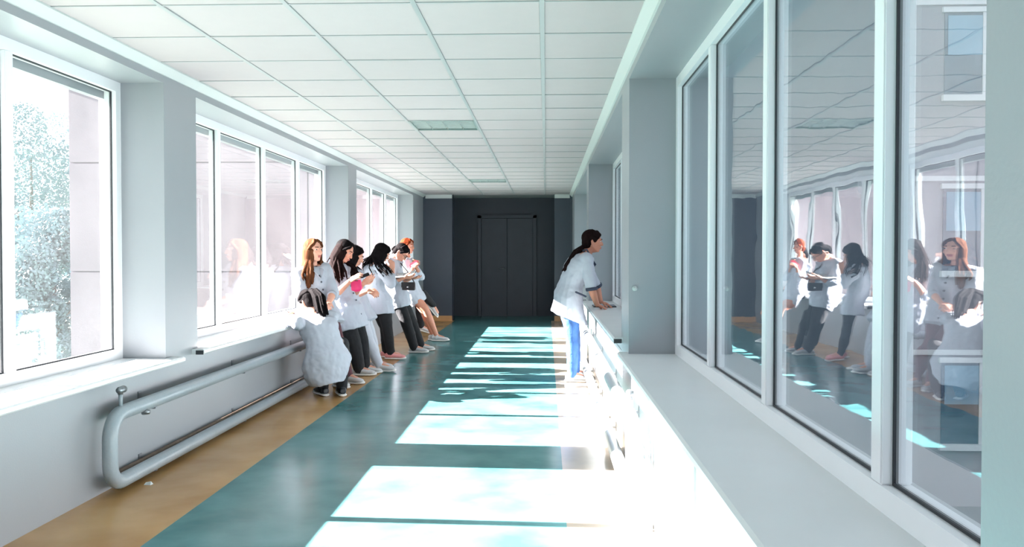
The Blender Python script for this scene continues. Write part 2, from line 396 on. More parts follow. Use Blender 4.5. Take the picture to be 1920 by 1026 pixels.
o = MB().tube(fillet([(.488, 10.4, .30), (.488, 4.12, .30), (.488, 4.12, .0)], .06), .012, 10).build('heating_pipe', 'pipe_white', None, True); tag(o, 'thin white heating pipe beside the right radiator', 'pipe')
# small round cover on the right pillar and a scrap on the left floor border
c = at(1190, 541, 5.46)
o = MB().tube([(c.x, 5.462, c.z), (c.x, 5.448, c.z)], .016, 16).tube([(c.x, 5.45, c.z), (c.x, 5.443, c.z)], .009, 12).build('wall_button', 'cornice_white', None, True); tag(o, 'small round white button on the right pillar', 'wall button')
c = at(278, 911, 4.85)
o = MB().add([(c.x-.02, c.y-.012, .001), (c.x+.02, c.y-.016, .001), (c.x+.024, c.y+.012, .001), (c.x-.015, c.y+.016, .001), (c.x-.012, c.y-.004, .014), (c.x+.014, c.y+.004, .018)], [(0, 1, 5, 4), (1, 2, 5), (2, 3, 4, 5), (3, 0, 4), (0, 3, 2, 1)]).build('paper_scrap', 'cornice_white'); tag(o, 'crumpled white paper scrap on the floor by the left radiator', 'paper')
# ------------------------------------------------------------------ outside
mat('ground_grass', '#5c6f64', 0.9, 0.2, .3, col2='#75847a')
mat('path_pale', '#d8d6cc', 0.9, 0.05, .5)
mat('panel_mauve', '#857981', 0.85, 0.03, .8, 0.2, 40)
mat('joint', '#eceaea', 0.8)
mat('plaster_shade', '#47505b', 0.9, 0.08, .7, 0.3, 14)
mat('yard_shade', '#39434c', 0.9, 0.1, .6)
mat('plaster_grey', '#77757c', 0.9, 0.07, .7, 0.3, 14)
mat('band_white', '#b0b0b2', 0.7, 0.03, 3)
mat('shutter_blue', '#5f7f92', 0.3, 0.05, 2)
mat('window_dark', '#39485a', 0.12, 0.1, 3)
mat('leaf_a', '#64787b', 0.8, 0.15, .8); mat('leaf_b', '#74878b', 0.8, 0.15, .8); mat('bark', '#5d5650', 0.9, 0.1, 4)
gz = -3.7
YF = 17.6
g = MB().box(-160, 60, -30, 160, gz-.3, gz).build('ground', 'ground_grass'); struct(g, 'pale grassy ground outside below the corridor')
yd = MB().box(1.2, 58, -28, YF, gz, gz+.04).build('yard', 'yard_shade'); struct(yd, 'yard outside the right windows, darkened in colour for shade')  # corridor's shade on the ground, put into the dark surface colour
pth = MB().box(-90, -6, 66, 73, gz, gz+.03).build('path', 'path_pale'); struct(pth, 'pale path crossing the lawn outside the left window')
eb = empty('end_building', (0, YF, gz), 'tall panelled building that the corridor runs into', 'building')
XWL = at(133, 478, YF).x
MB().box(XWL, -2.95, YF, YF+9, gz, 13).box(6.4, 15, YF, YF+9, gz, 13).box(-2.95, 1.05, YF+.1, YF+9, 2.75, 13).build('wall', 'plaster_grey', eb)
MB().box(1.05, 6.4, YF+.003, YF+9, gz, 13).build('wall', 'plaster_shade', eb)  # deep shade on this stretch of facade, put into the plaster colour
# left facade: mauve slabs, joints at measured heights
zj = [gz, -1.25, .95, 3.15, 5.35, 7.55, 9.75, 13]
xs = [XWL, at(190, 478, YF).x, at(222, 478, YF).x]
pil0, pil1 = xs[1], xs[2]
for i in range(len(zj)-1):
    for (xa, xb) in ((XWL, pil1), (pil1, pil1+1.95), (pil1+1.95, pil1+3.9), (pil1+3.9, -2.96)):
        MB().box(xa+.012, xb-.012, YF-.06, YF+.002, zj[i]+.009, zj[i+1]-.009).build('panel', 'panel_mauve', eb, bevel=.01)
# right facade: plaster with pale bands and windows storey by storey
for zc in (-5.0+1.29, -1.62, 1.78, 5.2, 8.6):
    for xa in (7.75, 11.6):
        zb, zt = zc-.80, zc+.80
        if zb < gz: continue
        wo = MB().box(xa, xa+1.5, YF-.02, YF+.004, zb, zt).build('window', 'window_dark', eb)
        MB().box(xa+.06, xa+1.44, YF-.03, YF-.018, zc-.02, zt-.06).build('pane', 'shutter_blue', wo)
        MB().box(xa-.05, xa+1.55, YF-.10, YF, zb-.12, zb).build('sill', 'band_white', wo); MB().box(xa-.05, xa+1.55, YF-.07, YF, zt, zt+.10).build('lintel', 'band_white', wo)
        MB().box(xa+.72, xa+.78, YF-.045, YF-.02, zb, zt).build('mullion', 'band_white', wo)
for zb in (-.62, 2.78, 6.2):
    MB().box(6.4, 15, YF-.04, YF, zb-.05, zb+.05).build('string_course', 'band_white', eb)

def tree(x, y, h, r, nl, m, label, seed):
    rnd = random.Random(seed); t = empty('broadleaf_tree', (x, y, gz), label, 'tree', 'trees outside the left window')
    mb = MB().tube([(x, y, gz), (x+.2, y, gz+h*.3), (x-.1, y+.2, gz+h*.6)], [.35, .26, .12], 8)
    for k in range(6):
        a = k*1.05; z = gz + h*(.3+.05*k); mb.tube([(x, y, z), (x+math.cos(a)*r*.4, y+math.sin(a)*r*.4, z+h*.15), (x+math.cos(a)*r*.7, y+math.sin(a)*r*.7, z+h*.22)], [.12, .07, .03], 6)
    mb.build('trunk', 'bark', t, True)
    fb = MB(); cl = []
    for k in range(26):
        th = rnd.uniform(0, 6.283); u = rnd.uniform(-1, 1); q = rnd.uniform(.35, 1)**.5
        cl.append((V((x + r*.78*q*math.cos(th)*math.sqrt(1-u*u), y + r*.78*q*math.sin(th)*math.sqrt(1-u*u), gz + h*.58 + h*.38*u*q)), r*rnd.uniform(.22, .4)))
    for k in range(nl):
        c, cr = rnd.choice(cl); d = V((rnd.gauss(0, 1), rnd.gauss(0, 1), rnd.gauss(0, 1))).normalized()
        p = c + d*cr*rnd.uniform(.7, 1.05); s_ = rnd.uniform(.05, .11)
        a = V((rnd.gauss(0, 1), rnd.gauss(0, 1), rnd.gauss(0, 1))).normalized(); b = a.orthogonal().normalized()
        fb.add([p-a*s_, p+b*s_*.55, p+a*s_, p-b*s_*.55], [(0, 1, 2, 3)])
    fo = fb.build('foliage', m, t); fo['kind'] = 'stuff'
for i, (px, Yt, top, rr, m, lab) in enumerate((
        (60, 46, 205, 5.0, 'leaf_a', 'tall green tree beyond the nearest left window'),
        (118, 68, 225, 4.6, 'leaf_b', 'hazy tree partly hidden by the mauve building'),
        (20, 84, 235, 6.5, 'leaf_b', 'broad tree cut by the left edge of the picture'),
        (95, 34, 395, 2.8, 'leaf_b', 'low round tree in front of the taller trees outside'),
        (-2, 56, 330, 3.2, 'leaf_a', 'dense tree seen through the leftmost strip of glass'))):
    c = at(px, 478, Yt); ztop = at(px, top, Yt).z
    tree(c.x, Yt, ztop-gz, rr, 24000, m, lab, 20+i)
for i, (px, Yt) in enumerate(((75, 29.5), (100, 32.3), (122, 39.0))):
    c = at(px, 478, Yt); rnd = random.Random(50+i); fb = MB()
    zc = at(px, 640, Yt).z
    for k in range(900):
        d = V((rnd.gauss(0, 1), rnd.gauss(0, 1), abs(rnd.gauss(0, 1)))).normalized(); p = V((c.x, Yt, gz)) + V((d.x*.9, d.y*.9, d.z*(zc-gz+.5)))*rnd.uniform(.8, 1)
        a = V((rnd.gauss(0, 1), rnd.gauss(0, 1), rnd.gauss(0, 1))).normalized(); b = a.orthogonal().normalized(); s_ = .1
        fb.add([p-a*s_, p+b*s_*.5, p+a*s_, p-b*s_*.5], [(0, 1, 2, 3)])
    o = fb.build('shrub', 'leaf_b'); tag(o, ('leftmost low shrub on the lawn outside', 'middle one of three low shrubs on the lawn outside', 'low shrub on the lawn next to the mauve building')[i], 'shrub', 'shrubs on the lawn')
# ------------------------------------------------------------------ people
mat('skin_a', '#c98f78', 0.5, 0.05, 30, spec=0.35); mat('skin_b', '#b87d66', 0.5, 0.05, 30, spec=0.35); mat('skin_c', '#d29a84', 0.5, 0.05, 30, spec=0.35)
mat('coat_white', '#a9adb7', 0.85, 0.015, 8, 0.25, 20)
mat('coat_trim', '#2b3346', 0.7, 0.1, 30)
mat('hair_black', '#120f10', 0.75, spec=0.03, var=0.3, vscale=30, bump=0.3, bscale=40, stretch=(3, 3, .4)); mat('hair_brown', '#1a1010', 0.75, spec=0.03, var=0.35, vscale=30, bump=0.3, bscale=40, stretch=(3, 3, .4))
mat('hair_blond', '#3f2416', 0.75, spec=0.03, var=0.0, vscale=26, bump=0.3, bscale=40, stretch=(3, 3, .35), col2='#623c27'); mat('hair_red', '#521f10', 0.75, spec=0.03, var=0.0, vscale=26, bump=0.3, bscale=40, stretch=(3, 3, .4), col2='#753216')
mat('cloth_black', '#0f1014', 0.9, 0.12, 20, 0.3, 40); mat('cloth_maroon', '#4b2229', 0.8, 0.1, 20, 0.3, 40)
mat('denim', '#1d4273', 0.85, 0.0, 7, 0.4, 60, col2='#3c669c'); mat('cloth_white', '#b4b7bf', 0.8, 0.02, 14, 0.3, 40)
mat('shoe_white', '#b5b5b6', 0.5, 0.04, 20); mat('shoe_pink', '#d58f8f', 0.5, 0.08, 14); mat('shoe_black', '#202228', 0.45, 0.1, 20); mat('sole_white', '#d8d6d2', 0.6, 0.03, 20)
mat('lips', '#a85a55', 0.45, 0.05, 20); mat('eye_dark', '#1d1512', 0.15, 0.1, 20); mat('eye_white', '#d8d4d0', 0.2, 0.02, 20)
mat('button_dark', '#3b3f4a', 0.4, 0.05, 30); mat('pink_plastic', '#e0356f', 0.35, 0.06, 9); mat('paper', '#dfe0e0', 0.8, 0.02, 9); mat('print_line', '#8a8f98', 0.8)
mat('black_plastic', '#17181c', 0.3, 0.1, 20); mat('leather_dark', '#2a2226', 0.5, 0.15, 12); mat('lens_glass', '#20252b', 0.1)
mat('fabric_pink', '#d1586a', 0.7, 0.1, 12)
wave_tex = bpy.data.textures.new('cloth_folds', 'CLOUDS'); wave_tex.noise_scale = 0.11; wave_tex.noise_depth = 2

def remesh(mb, name, m, parent, vox, smooth=4, fold=0.0, fscale=None):
    me = mb.mesh('tmp'); o = bpy.data.objects.new('tmp', me); COL.objects.link(o)
    r = o.modifiers.new('r', 'REMESH'); r.mode = 'VOXEL'; r.voxel_size = vox; r.use_smooth_shade = True
    s_ = o.modifiers.new('s', 'SMOOTH'); s_.factor = .5; s_.iterations = smooth
    if fold:
        d_ = o.modifiers.new('d', 'DISPLACE'); d_.texture = wave_tex; d_.texture_coords = 'GLOBAL'; d_.strength = fold; d_.mid_level = .5
    dg = bpy.context.evaluated_depsgraph_get(); new = bpy.data.meshes.new_from_object(o.evaluated_get(dg))
    bpy.data.objects.remove(o); bpy.data.meshes.remove(me); new.name = name; new.materials.clear()
    return link(name, new, m, parent, True)

def lerp(a, b, t): return V(a)*(1-t) + V(b)*t
def nrm(v): return V(v).normalized()

def hand(mb, wrist, d, n, side, curl, spread=1.0, sc=1.0):
    """palm, four bent fingers and a thumb; d = finger direction, n = back-of-hand normal, side = thumb direction"""
    d = nrm(d); n = nrm(V(n) - d*V(n).dot(d)); s_ = nrm(side - d*V(side).dot(d) - n*V(side).dot(n))
    L = .088*sc; W = .036*sc
    mb.ell(wrist + d*L*.5, d*L*.62, s_*W*1.08, n*.0155*sc)
    for k, (off, ln) in enumerate(((.85, .072), (.30, .082), (-.28, .077), (-.82, .060))):
        base = wrist + d*(L*.93 - .006*abs(k-1)) + s_*off*W*1.05; dd = nrm(d + s_*off*.16*spread); nn = n
        p = base; pts = [p - dd*.01]; c = curl*(1 + .1*k); ang = c*.45
        for frac in (.44, .32, .24):
            v = dd*math.cos(ang) - nn*math.sin(ang); p = p + v*ln*frac*sc; pts.append(p); ang += c*.65
        mb.chain(pts, [.0094*sc, .009*sc, .0082*sc, .0068*sc])
    tb = wrist + d*.022*sc + s_*W*.7
    t1 = tb + nrm(d*.62 + s_*.75 - n*.25)*.042*sc; t2 = t1 + nrm(d*.85 + s_*.25 - n*(.25+.4*curl))*.030*sc; t3 = t2 + nrm(d*.95 + s_*.0 - n*(.3+.5*curl))*.024*sc
    mb.chain([tb, t1, t2, t3], [.0135*sc, .0115*sc, .0098*sc, .008*sc])

def shoe(mb_up, mb_sole, ank, toe, up=(0, 0, 1), L=.245, high=False):
    """ank: ankle joint; toe: pointing direction; up: sole normal"""
    up = nrm(up); toe = nrm(V(toe) - up*V(toe).dot(up)); s_ = up.cross(toe); heel = V(ank) - up*.075 - toe*.065
    prof = [(-.005, .030, .050), (.03, .036, .072), (.085, .040, .075), (.13, .043, .060), (.18, .044, .047), (.225, .036, .038), (.25, .016, .026)]
    k = L/.245
    mb_up.loft([(heel + toe*x*k + up*(h*.5+.018), s_*w_, up*h*.5) for x, w_, h in prof])
    mb_up.capsule(V(ank) - up*.02, V(ank) + up*(.03 if high else .0), .044, .041)
    mb_sole.loft([(heel + toe*x*k + up*(.011 + max(0, (x-.19))*.15), s_*(w_+.003), up*.011) for x, w_, h in [(-.012, .022, 0), (.0, .032, 0), (.04, .038, 0), (.09, .038, 0), (.14, .043, 0), (.19, .044, 0), (.23, .036, 0), (.258, .014, 0)]])

def person(label, base, pel, neck, head, bf, hf, arms, legs, hair, skin='skin_a', hu=None, coat=None, trouser='cloth_black', tlen=1.0,
           shoes='shoe_white', bend=0.0, shw=.155, girth=1.0, sole='sole_white', face=True, skirt=None, vneck=None, buttons=False, hs=1.0):
    P = empty('person', base, label, 'person', 'people in white coats')
    pel, neck, head = V(pel), V(neck), V(head)
    up = nrm(neck - pel); left = nrm(up.cross(V(bf))); f = nrm(left.cross(up))
    H = {}; LG = {}
    sp = lambda t: lerp(pel, neck, t) - f*bend*math.sin(math.pi*min(max(t, 0), 1))
    # ---------------- body
    b = MB()
    tor = [(-.16, .10, .075), (-.06, .15, .105), (.06, .158, .108), (.30, .128, .088), (.45, .122, .085), (.65, .142, .10), (.80, .150, .098), (.92, .125, .075), (1.0, .062, .058)]
    b.loft([(sp(t), left*w_*girth, f*-1*-1*d_*girth) for t, w_, d_ in tor])
    hu = nrm(hu) if hu is not None else nrm(head - neck)
    hf = nrm(V(hf) - hu*V(hf).dot(hu)); hl = hu.cross(hf)
    K = lambda u_, f_, l_: head + (hu*u_ + hf*f_ + hl*l_)*hs
    q = hs
    b.capsule(neck - up*.03, K(-.055, -.022, 0), .056, .050)
    b.ell(K(.028, -.012, 0), hf*.094*q, hl*.074*q, hu*.086*q)
    b.ell(K(-.035, .022, 0), hf*.066*q, hl*.058*q, hu*.078*q)
    b.ell(K(-.010, .045, 0), hf*.045*q, hl*.056*q, hu*.06*q)
    b.capsule(K(-.085, .062, .012), K(-.085, .062, -.012), .019*q, .019*q)
    for s_ in (1, -1):
        b.capsule(K(-.045, -.005, .052*s_), K(-.085, .05, .022*s_), .02*q, .018*q)
        b.ell(K(-.022, .068, .030*s_), hf*.018*q, hl*.022*q, hu*.02*q)
        b.capsule(K(.030, .083, .012*s_), K(.030, .074, .042*s_), .009*q, .008*q)
        b.ell(K(-.008, -.012, .074*s_), nrm(hf - hl*s_*.5)*.017*q, hl*.007*q, hu*.031*q)
    b.capsule(K(.018, .086, 0), K(-.022, .106, 0), .0075*q, .0115*q); b.capsule(K(-.026, .098, .009), K(-.026, .098, -.009), .0085*q, .0085*q)
    b.capsule(K(-.053, .086, .014), K(-.053, .086, -.014), .0085*q, .0085*q); b.capsule(K(-.063, .083, .011), K(-.063, .083, -.011), .0085*q, .0085*q)
    for s_, nm in ((1, 'L'), (-1, 'R')):
        shd = sp(.90) + left*s_*shw; H[nm] = shd
        el, wr, hd, hn, curl = arms[nm]
        b.chain([sp(.88) + left*s_*.08, shd], [.075, .056]); b.chain([shd, lerp(shd, el, .5), el], [.054, .046, .040])
        b.chain([V(el), lerp(el, wr, .35), V(wr)], [.041, .039, .026])
        thumb = nrm(V(hn).cross(V(hd)))*s_*-1 if len(arms[nm]) < 6 else V(arms[nm][5])
        hand(b, V(wr), V(hd), V(hn), thumb, curl)
        hip = pel + left*s_*.085 - up*.03; kn, an, toe = legs[nm][:3]; LG[nm] = (hip, V(kn), V(an))
        b.chain([hip, lerp(hip, kn, .5), V(kn)], [.088*girth, .074*girth, .056]); b.chain([V(kn), lerp(kn, an, .35), lerp(kn, an, .7), V(an)], [.055, .056, .042, .034])
        b.capsule(V(an), V(an) + nrm(toe)*.10 - V((0, 0, .03)), .034, .03)
    body = remesh(b, 'body', skin, P, .0062, 3)
    # ---------------- face details
    if face:
        for s_ in (1, -1):
            ew = MB().ell(K(.010, .0785, .031*s_), hf*.008*q, hl*.013*q, hu*.0055*q).build('eye', 'eye_white', P, True)
            MB().ell(K(.010, .0850, .031*s_), hf*.003*q, hl*.0065*q, hu*.0055*q).build('iris', 'eye_dark', ew, True)
            MB().capsule(K(.033, .092, .016*s_), K(.034, .081, .046*s_), .0042*q, .003*q).build('eyebrow', hair['m'], P, True)
        MB().capsule(K(-.0525, .0925, .013), K(-.0525, .0925, -.013), .0055*q, .0055*q).capsule(K(-.062, .0895, .010), K(-.062, .0895, -.010), .006*q, .006*q).build('lips', 'lips', P, True)
    # ---------------- trousers, stockings or bare legs
    if trouser:
        tm = MB()
        if tlen > .3: tm.loft([(sp(t), left*(w_*girth+.012), f*(d_*girth+.012)) for t, w_, d_ in tor[:4]])
        for nm in 'LR':
            hip, kn, an = LG[nm]
            end = lerp(kn, an, tlen); wide = legs[nm][3] if len(legs[nm]) > 3 else 1.0
            tm.chain([hip, lerp(hip, kn, .5), kn], [.094*girth, .083*girth, .067*wide]); tm.chain([kn, lerp(kn, end, .5), end], [.067*wide, .062*wide, .050*wide])
        remesh(tm, 'trousers', trouser, P, .009, 3, .014)
    for nm in 'LR':
        u_, s2 = MB(), MB(); upv = legs[nm][4] if len(legs[nm]) > 4 else (0, 0, 1)
        shoe(u_, s2, LG[nm][2], legs[nm][2], upv); so = remesh(u_, 'shoe', shoes, P, .007, 3); s2.build('sole', sole, so, True)
        if shoes == 'shoe_pink':
            upn = nrm(upv); tn = nrm(legs[nm][2]); ls = MB()
            for k in range(4):
                c = LG[nm][2] + tn*(.02+.022*k) + upn*(.006-.014*k); ls.capsule(c - upn.cross(tn)*.022, c + upn.cross(tn)*.022, .004, .004)
            ls.build('laces', 'sole_white', so, True)
    # ---------------- coat
    if coat:
        cm = MB(); e = coat.get('ease', .022); hx = coat.get('hip', 0.016)
        rings = [(sp(t), left*(w_*girth+e), f*(d_*girth+e)) for t, w_, d_ in ((.0, .160+hx, .108+hx), (.30, .136, .096), (.45, .134, .095), (.65, .146, .104), (.80, .152, .102), (.92, .128, .08), (.985, .066, .06))]
        hc = V(coat['hem']); hw, hd_ = coat['hw'], coat['hd']; hl_ = nrm(coat.get('hl', left)); hdir = nrm(hc - pel); hfw = nrm(hl_.cross(hdir)) * -1
        if hfw.dot(f) < 0: hfw = -hfw
        tilt = coat.get('tilt', 0.0)
        pre = []
        for t in (1.0, .97, .75, .5, .25):
            c = lerp(pel, hc, t); ww = (.160+hx)*girth+e + (hw - (.160+hx)*girth-e)*t*t; dd = (.108+hx)*girth+e + (hd_ - (.108+hx)*girth-e)*t*t
            fa = nrm(lerp(f, hfw, t)) + hdir*tilt*t; la = nrm(lerp(left, hl_, t))
            pre.append((c, la*ww, fa*dd))
        cm.loft(pre + rings)
        for s_, nm in ((1, 'L'), (-1, 'R')):
            shd = H[nm]; el, wr = V(arms[nm][0]), V(arms[nm][1]); sl = coat.get('sleeve', 1.4)
            cm.chain([sp(.87) + left*s_*.09, shd + left*s_*.004], [.082, .066]); a_end = min(sl, 1.0)
            pts = [shd, lerp(shd, el, a_end*.5), lerp(shd, el, a_end)]; rs = [.066, .062, .061]
            cm.chain(pts, rs)
            if sl > 1:
                en = lerp(el, wr, sl-1); cm.chain([el, lerp(el, en, .6), en], [.059, .054, .049])
            else: en = pts[-1]
            if coat.get('cuff'):
                dr = nrm(en - (shd if sl <= 1 else el)); o_ = dr.orthogonal().normalized(); p_ = dr.cross(o_); rr = .062 if sl <= 1 else .052
                rr *= .97; MB().loft([(en + dr*.018, o_*rr*1.02, p_*rr*1.02), (en + dr*.044, o_*rr*1.0, p_*rr*1.0), (en + dr*.050, o_*rr*.9, p_*rr*.9)]).build('cuff_trim', coat['cuff'], P, True)
        co = remesh(cm, 'coat', 'coat_white', P, .0085, 4, coat.get('fold', .03))
        # collar: two lapel leaves lying on the chest
        if coat.get('collar', True):
            for s_ in (1, -1):
                cb = MB(); n1 = sp(1.0) - f*.055 + left*s_*.035 + up*.012; n2 = sp(.985) + left*s_*.085 + f*.01; n3 = sp(.86) + f*.135 + left*s_*.052; n4 = sp(.70) + f*.138 + left*s_*.006; n5 = sp(.93) + f*.075 + left*s_*.035; n6 = sp(1.02) + left*s_*.058 + f*.0
                th = V(f)*.008 + up*.006
                pts = [n1, n2, n3, n4, n5, n6]
                cb.add(pts + [p + th for p in pts], [(0, 1, 2, 3, 4, 5), (11, 10, 9, 8, 7, 6)] + [(i, 6+i, 6+(i+1) % 6, (i+1) % 6) for i in range(6)])
                cb.build('lapel', coat.get('lapel', 'coat_white'), co)
        if vneck:
            MB().add([sp(.99) + f*.062 + left*.035, sp(.99) + f*.062 - left*.035, sp(.72) + f*.140, sp(.97) + f*.04 + left*.03, sp(.97) + f*.04 - left*.03, sp(.72) + f*.11], [(0, 2, 1), (3, 4, 5), (0, 1, 4, 3), (1, 2, 5, 4), (2, 0, 3, 5)]).build('shirt', vneck, P)
        if buttons:
            for k in range(6):
                t = .62 - k*.17
                if t > 0: c = sp(t) + f*(.112 + e)*girth
                else:
                    tt = -t*(neck-pel).length/(hc-pel).length; c = lerp(pel, hc, min(tt, .9)) + nrm(lerp(f, hfw, tt))*(.108+e+(hd_-.108-e)*tt)
                MB().ell(c + f*.004, f*.006, left*.010, up*.010).build('button', 'button_dark', co, True)
    # ---------------- hair
    hm = hair['m']; rnd = random.Random(len(label)*7+13)
    hb = MB(); hb.ell(K(.036, -.024, 0), hf*.098*q, hl*.083*q, hu*.088*q); hb.ell(K(-.01, -.05, 0), hf*.062*q, hl*.076*q, hu*.085*q)
    for s_ in (1, -1): hb.chain([K(.105, .03, .018*s_), K(.075, .062, .045*s_), K(.045, .044, .072*s_), K(.01, .014, .078*s_)], [.016*q, .015*q, .013*q, .012*q])
    ho = remesh(hb, 'hair', hm, P, .0065, 3)
    st = MB(); style = hair['style']
    if style == 'long':
        end = [V(p) for p in hair['end']]                      # where the hair on each side falls: list of end points
        for k in range(int(hair.get('n', 70)*1.6)):
            a = rnd.uniform(-2.6, 2.6) if 'amin' not in hair else rnd.uniform(hair['amin'], hair['amax'])   # angle around the head, 0 = back
            side = math.sin(a); back = -math.cos(a)
            p0 = K(.118, -.01 + rnd.uniform(-.02, .03), .01*side); p1 = K(.075, .035*-1 + back*.055, side*.066); p2 = K(.0, back*.088 - .018, side*.090); p3 = K(-.09, back*.085 - .02, side*.092)
            tgt = end[0] if len(end) == 1 else (end[0] if side > 0 else end[1])
            j = V((rnd.gauss(0, 1), rnd.gauss(0, 1), rnd.gauss(0, .6)))
            pe = tgt + j*hair.get('jit', .035); pm = lerp(p3, pe, .5) + (p3-head)*.12 + j*.012
            g_ = rnd.uniform(.008, .015)
            st.tube([p0, p1, p2, p3, lerp(p3, pm, .6), pm, lerp(pm, pe, .55), pe], [g_*.5, g_, g_*1.1, g_*1.15, g_*1.1, g_, g_*.8, .0025], 6, flat=nrm(p2-head))
    if style in ('tail', 'bunlong'):
        root = V(hair['root']); end = V(hair['end']); mid = V(hair.get('mid', lerp(root, end, .5)))
        for k in range(int(hair.get('n', 40)*1.6)):
            j = V((rnd.gauss(0, 1), rnd.gauss(0, 1), rnd.gauss(0, .7))); g_ = rnd.uniform(.007, .012)*hair.get('thick', 1)
            st.tube([root + j*.008, lerp(root, mid, .5) + j*.016 + (root-head)*.12, mid + j*hair.get('spread', .022), lerp(mid, end, .6) + j*hair.get('spread', .022), lerp(mid, end, rnd.uniform(.72, 1.12)) + j*hair.get('jit', .02)], [g_*.7, g_, g_, g_*.8, .002], 6)
        st.ell(root, hf*.026, hl*.026, hu*.026)
        for k in range(34):       # combed strands from the hairline to the tie
            a = -1.5 + 3*k/33; p0 = K(.10*math.cos(a*.8), .055, .078*math.sin(a)); p1 = K(.126*math.cos(a*.7)-.004, -.02, .088*math.sin(a)); st.tube([p0, p1, lerp(p1, root, .6) + nrm(lerp(p1, root, .6)-head)*.012, root], [.006, .0075, .0075, .006], 6)
    if style == 'bun':
        root = V(hair['root'])
        for k in range(14):
            a = k*.45; st.tube([root + hl*.03*math.cos(a+i*.6) + hu*.03*math.sin(a+i*.6) - hf*(.008*(k % 3)) for i in range(5)], [.010, .014, .014, .014, .010], 6)
        st.ell(root, hf*.028, hl*.03, hu*.03)
        for k in range(34):
            a = -1.5 + 3*k/33; p0 = K(.10*math.cos(a*.8), .055, .078*math.sin(a)); p1 = K(.126*math.cos(a*.7)-.004, -.02, .088*math.sin(a)); st.tube([p0, p1, lerp(p1, root, .6) + nrm(lerp(p1, root, .6)-head)*.012, root], [.006, .0075, .0075, .006], 6)
    if st.v: remesh(st, 'hair_locks', hair.get('m2', hm), ho, .0055, 2)
    return P, K

X, Yv, Z = V((1, 0, 0)), V((0, 1, 0)), V((0, 0, 1))
def fl_ank(px, Y, h=.078):       # ankle above the floor at image column px and distance Y
    p = at(px, 700, Y); return V((p.x, p.y, h))
# woman at the right-hand window
Pw, Kw = person('woman in white coat and jeans leaning on the right window sill', fl_ank(1078, 9.05, 0), at(1066, 560, 9.05), at(1099, 476, 9.05), at(1111, 453, 9.05), (1, .18, 0), (1, .1, -.05),
    {'R': (at(1109, 540, 8.88), at(1119, 571, 8.92), (.85, .1, -.38), (.3, 0, .95), .5), 'L': (at(1118, 536, 9.28), at(1126, 566, 9.22), (.85, -.1, -.3), (.3, 0, .95), .5)},
    {'R': (at(1073, 634, 8.95), fl_ank(1073, 8.95), (1, -.05, 0)), 'L': (at(1076, 632, 9.15), fl_ank(1079, 9.15), (1, .1, 0))},
    dict(m='hair_brown', style='tail', root=at(1095, 461, 9.03), mid=at(1076, 481, 9.0), end=at(1058, 507, 8.96), n=34, spread=.012, jit=.012),
    'skin_b', hu=(.12, 0, 1), coat=dict(hem=at(1067, 597, 9.05), hw=.205, hd=.195, tilt=.42, sleeve=.93, cuff='coat_trim', lapel='coat_trim', fold=.028), trouser='denim', bend=.035, girth=1.08)
a, b = at(1080, 548, 8.835), at(1098, 556, 8.845); MB().capsule(a, b, .010, .010).build('pocket_trim', 'coat_trim', Pw, True)
a = at(1099, 470, 9.0); MB().tube([at(1093, 470, 8.98), at(1100, 468, 8.93), at(1107, 480, 8.93), at(1112, 500, 8.96)], .010, 8).build('collar_trim', 'coat_trim', Pw, True)
# crouching woman writing on the left sill
person('woman crouching with her back turned, writing on the left window sill', fl_ank(622, 8.0, 0), at(614, 680, 7.92), at(589, 594, 8.10), at(579, 567, 8.20), (-.5, .87, 0), (-.72, .62, -.32),
    {'L': (at(557, 606, 7.78), at(521, 595, 7.86), (-.95, .1, -.15), (-.1, -.2, .97), .7), 'R': (V((-2.10, 8.40, .70)), at(556, 586, 8.42), (-.95, .05, .0), (0, 0, 1), .9)},
    {'L': (V((-2.14, 8.26, .44)), fl_ank(606, 8.0), (-.6, .8, 0)), 'R': (V((-1.93, 8.30, .44)), fl_ank(641, 8.0), (-.35, .93, 0))},
    dict(m='hair_black', style='tail', root=at(584, 545, 8.13), mid=at(598, 556, 8.05), end=at(605, 592, 7.97), n=80, spread=.022, jit=.024, thick=.9),
    'skin_c', hu=(-.35, .25, .9), coat=dict(hem=at(613, 719, 7.90), hw=.150, hd=.17, sleeve=1.93, fold=.034, tilt=.0, ease=.024, hip=.032), trouser='cloth_black', shoes='shoe_black', bend=.06, girth=1.08)
# the row along the left wall
person('woman with long light brown hair and open collar, facing right', fl_ank(645, 8.65, 0), at(600, 584, 8.75), at(583, 500, 8.75), at(588, 470, 8.73), (.72, -.69, 0), (.80, -.60, 0),
    {'L': (at(625, 548, 8.74), at(617, 567, 8.54), (-.55, -.2, -.35), (.35, -.6, .6), .9), 'R': (at(565, 553, 8.52), at(598, 573, 8.44), (.95, 0, .05), (.1, -.7, .7), .9)},
    {'L': (at(634, 643, 8.72), fl_ank(653, 8.75), (.9, -.4, 0)), 'R': (at(622, 645, 8.55), fl_ank(634, 8.5), (.7, -.7, 0))},
    dict(m='hair_blond', style='long', end=[at(594, 505, 8.90), at(579, 540, 8.58)], n=80, jit=.022), 'skin_c', hu=(.02, 0, 1),
    coat=dict(hem=at(614, 612, 8.72), hw=.19, hd=.15, sleeve=1.18, cuff='coat_white', fold=.03), trouser='cloth_maroon', vneck='cloth_black', buttons=True)
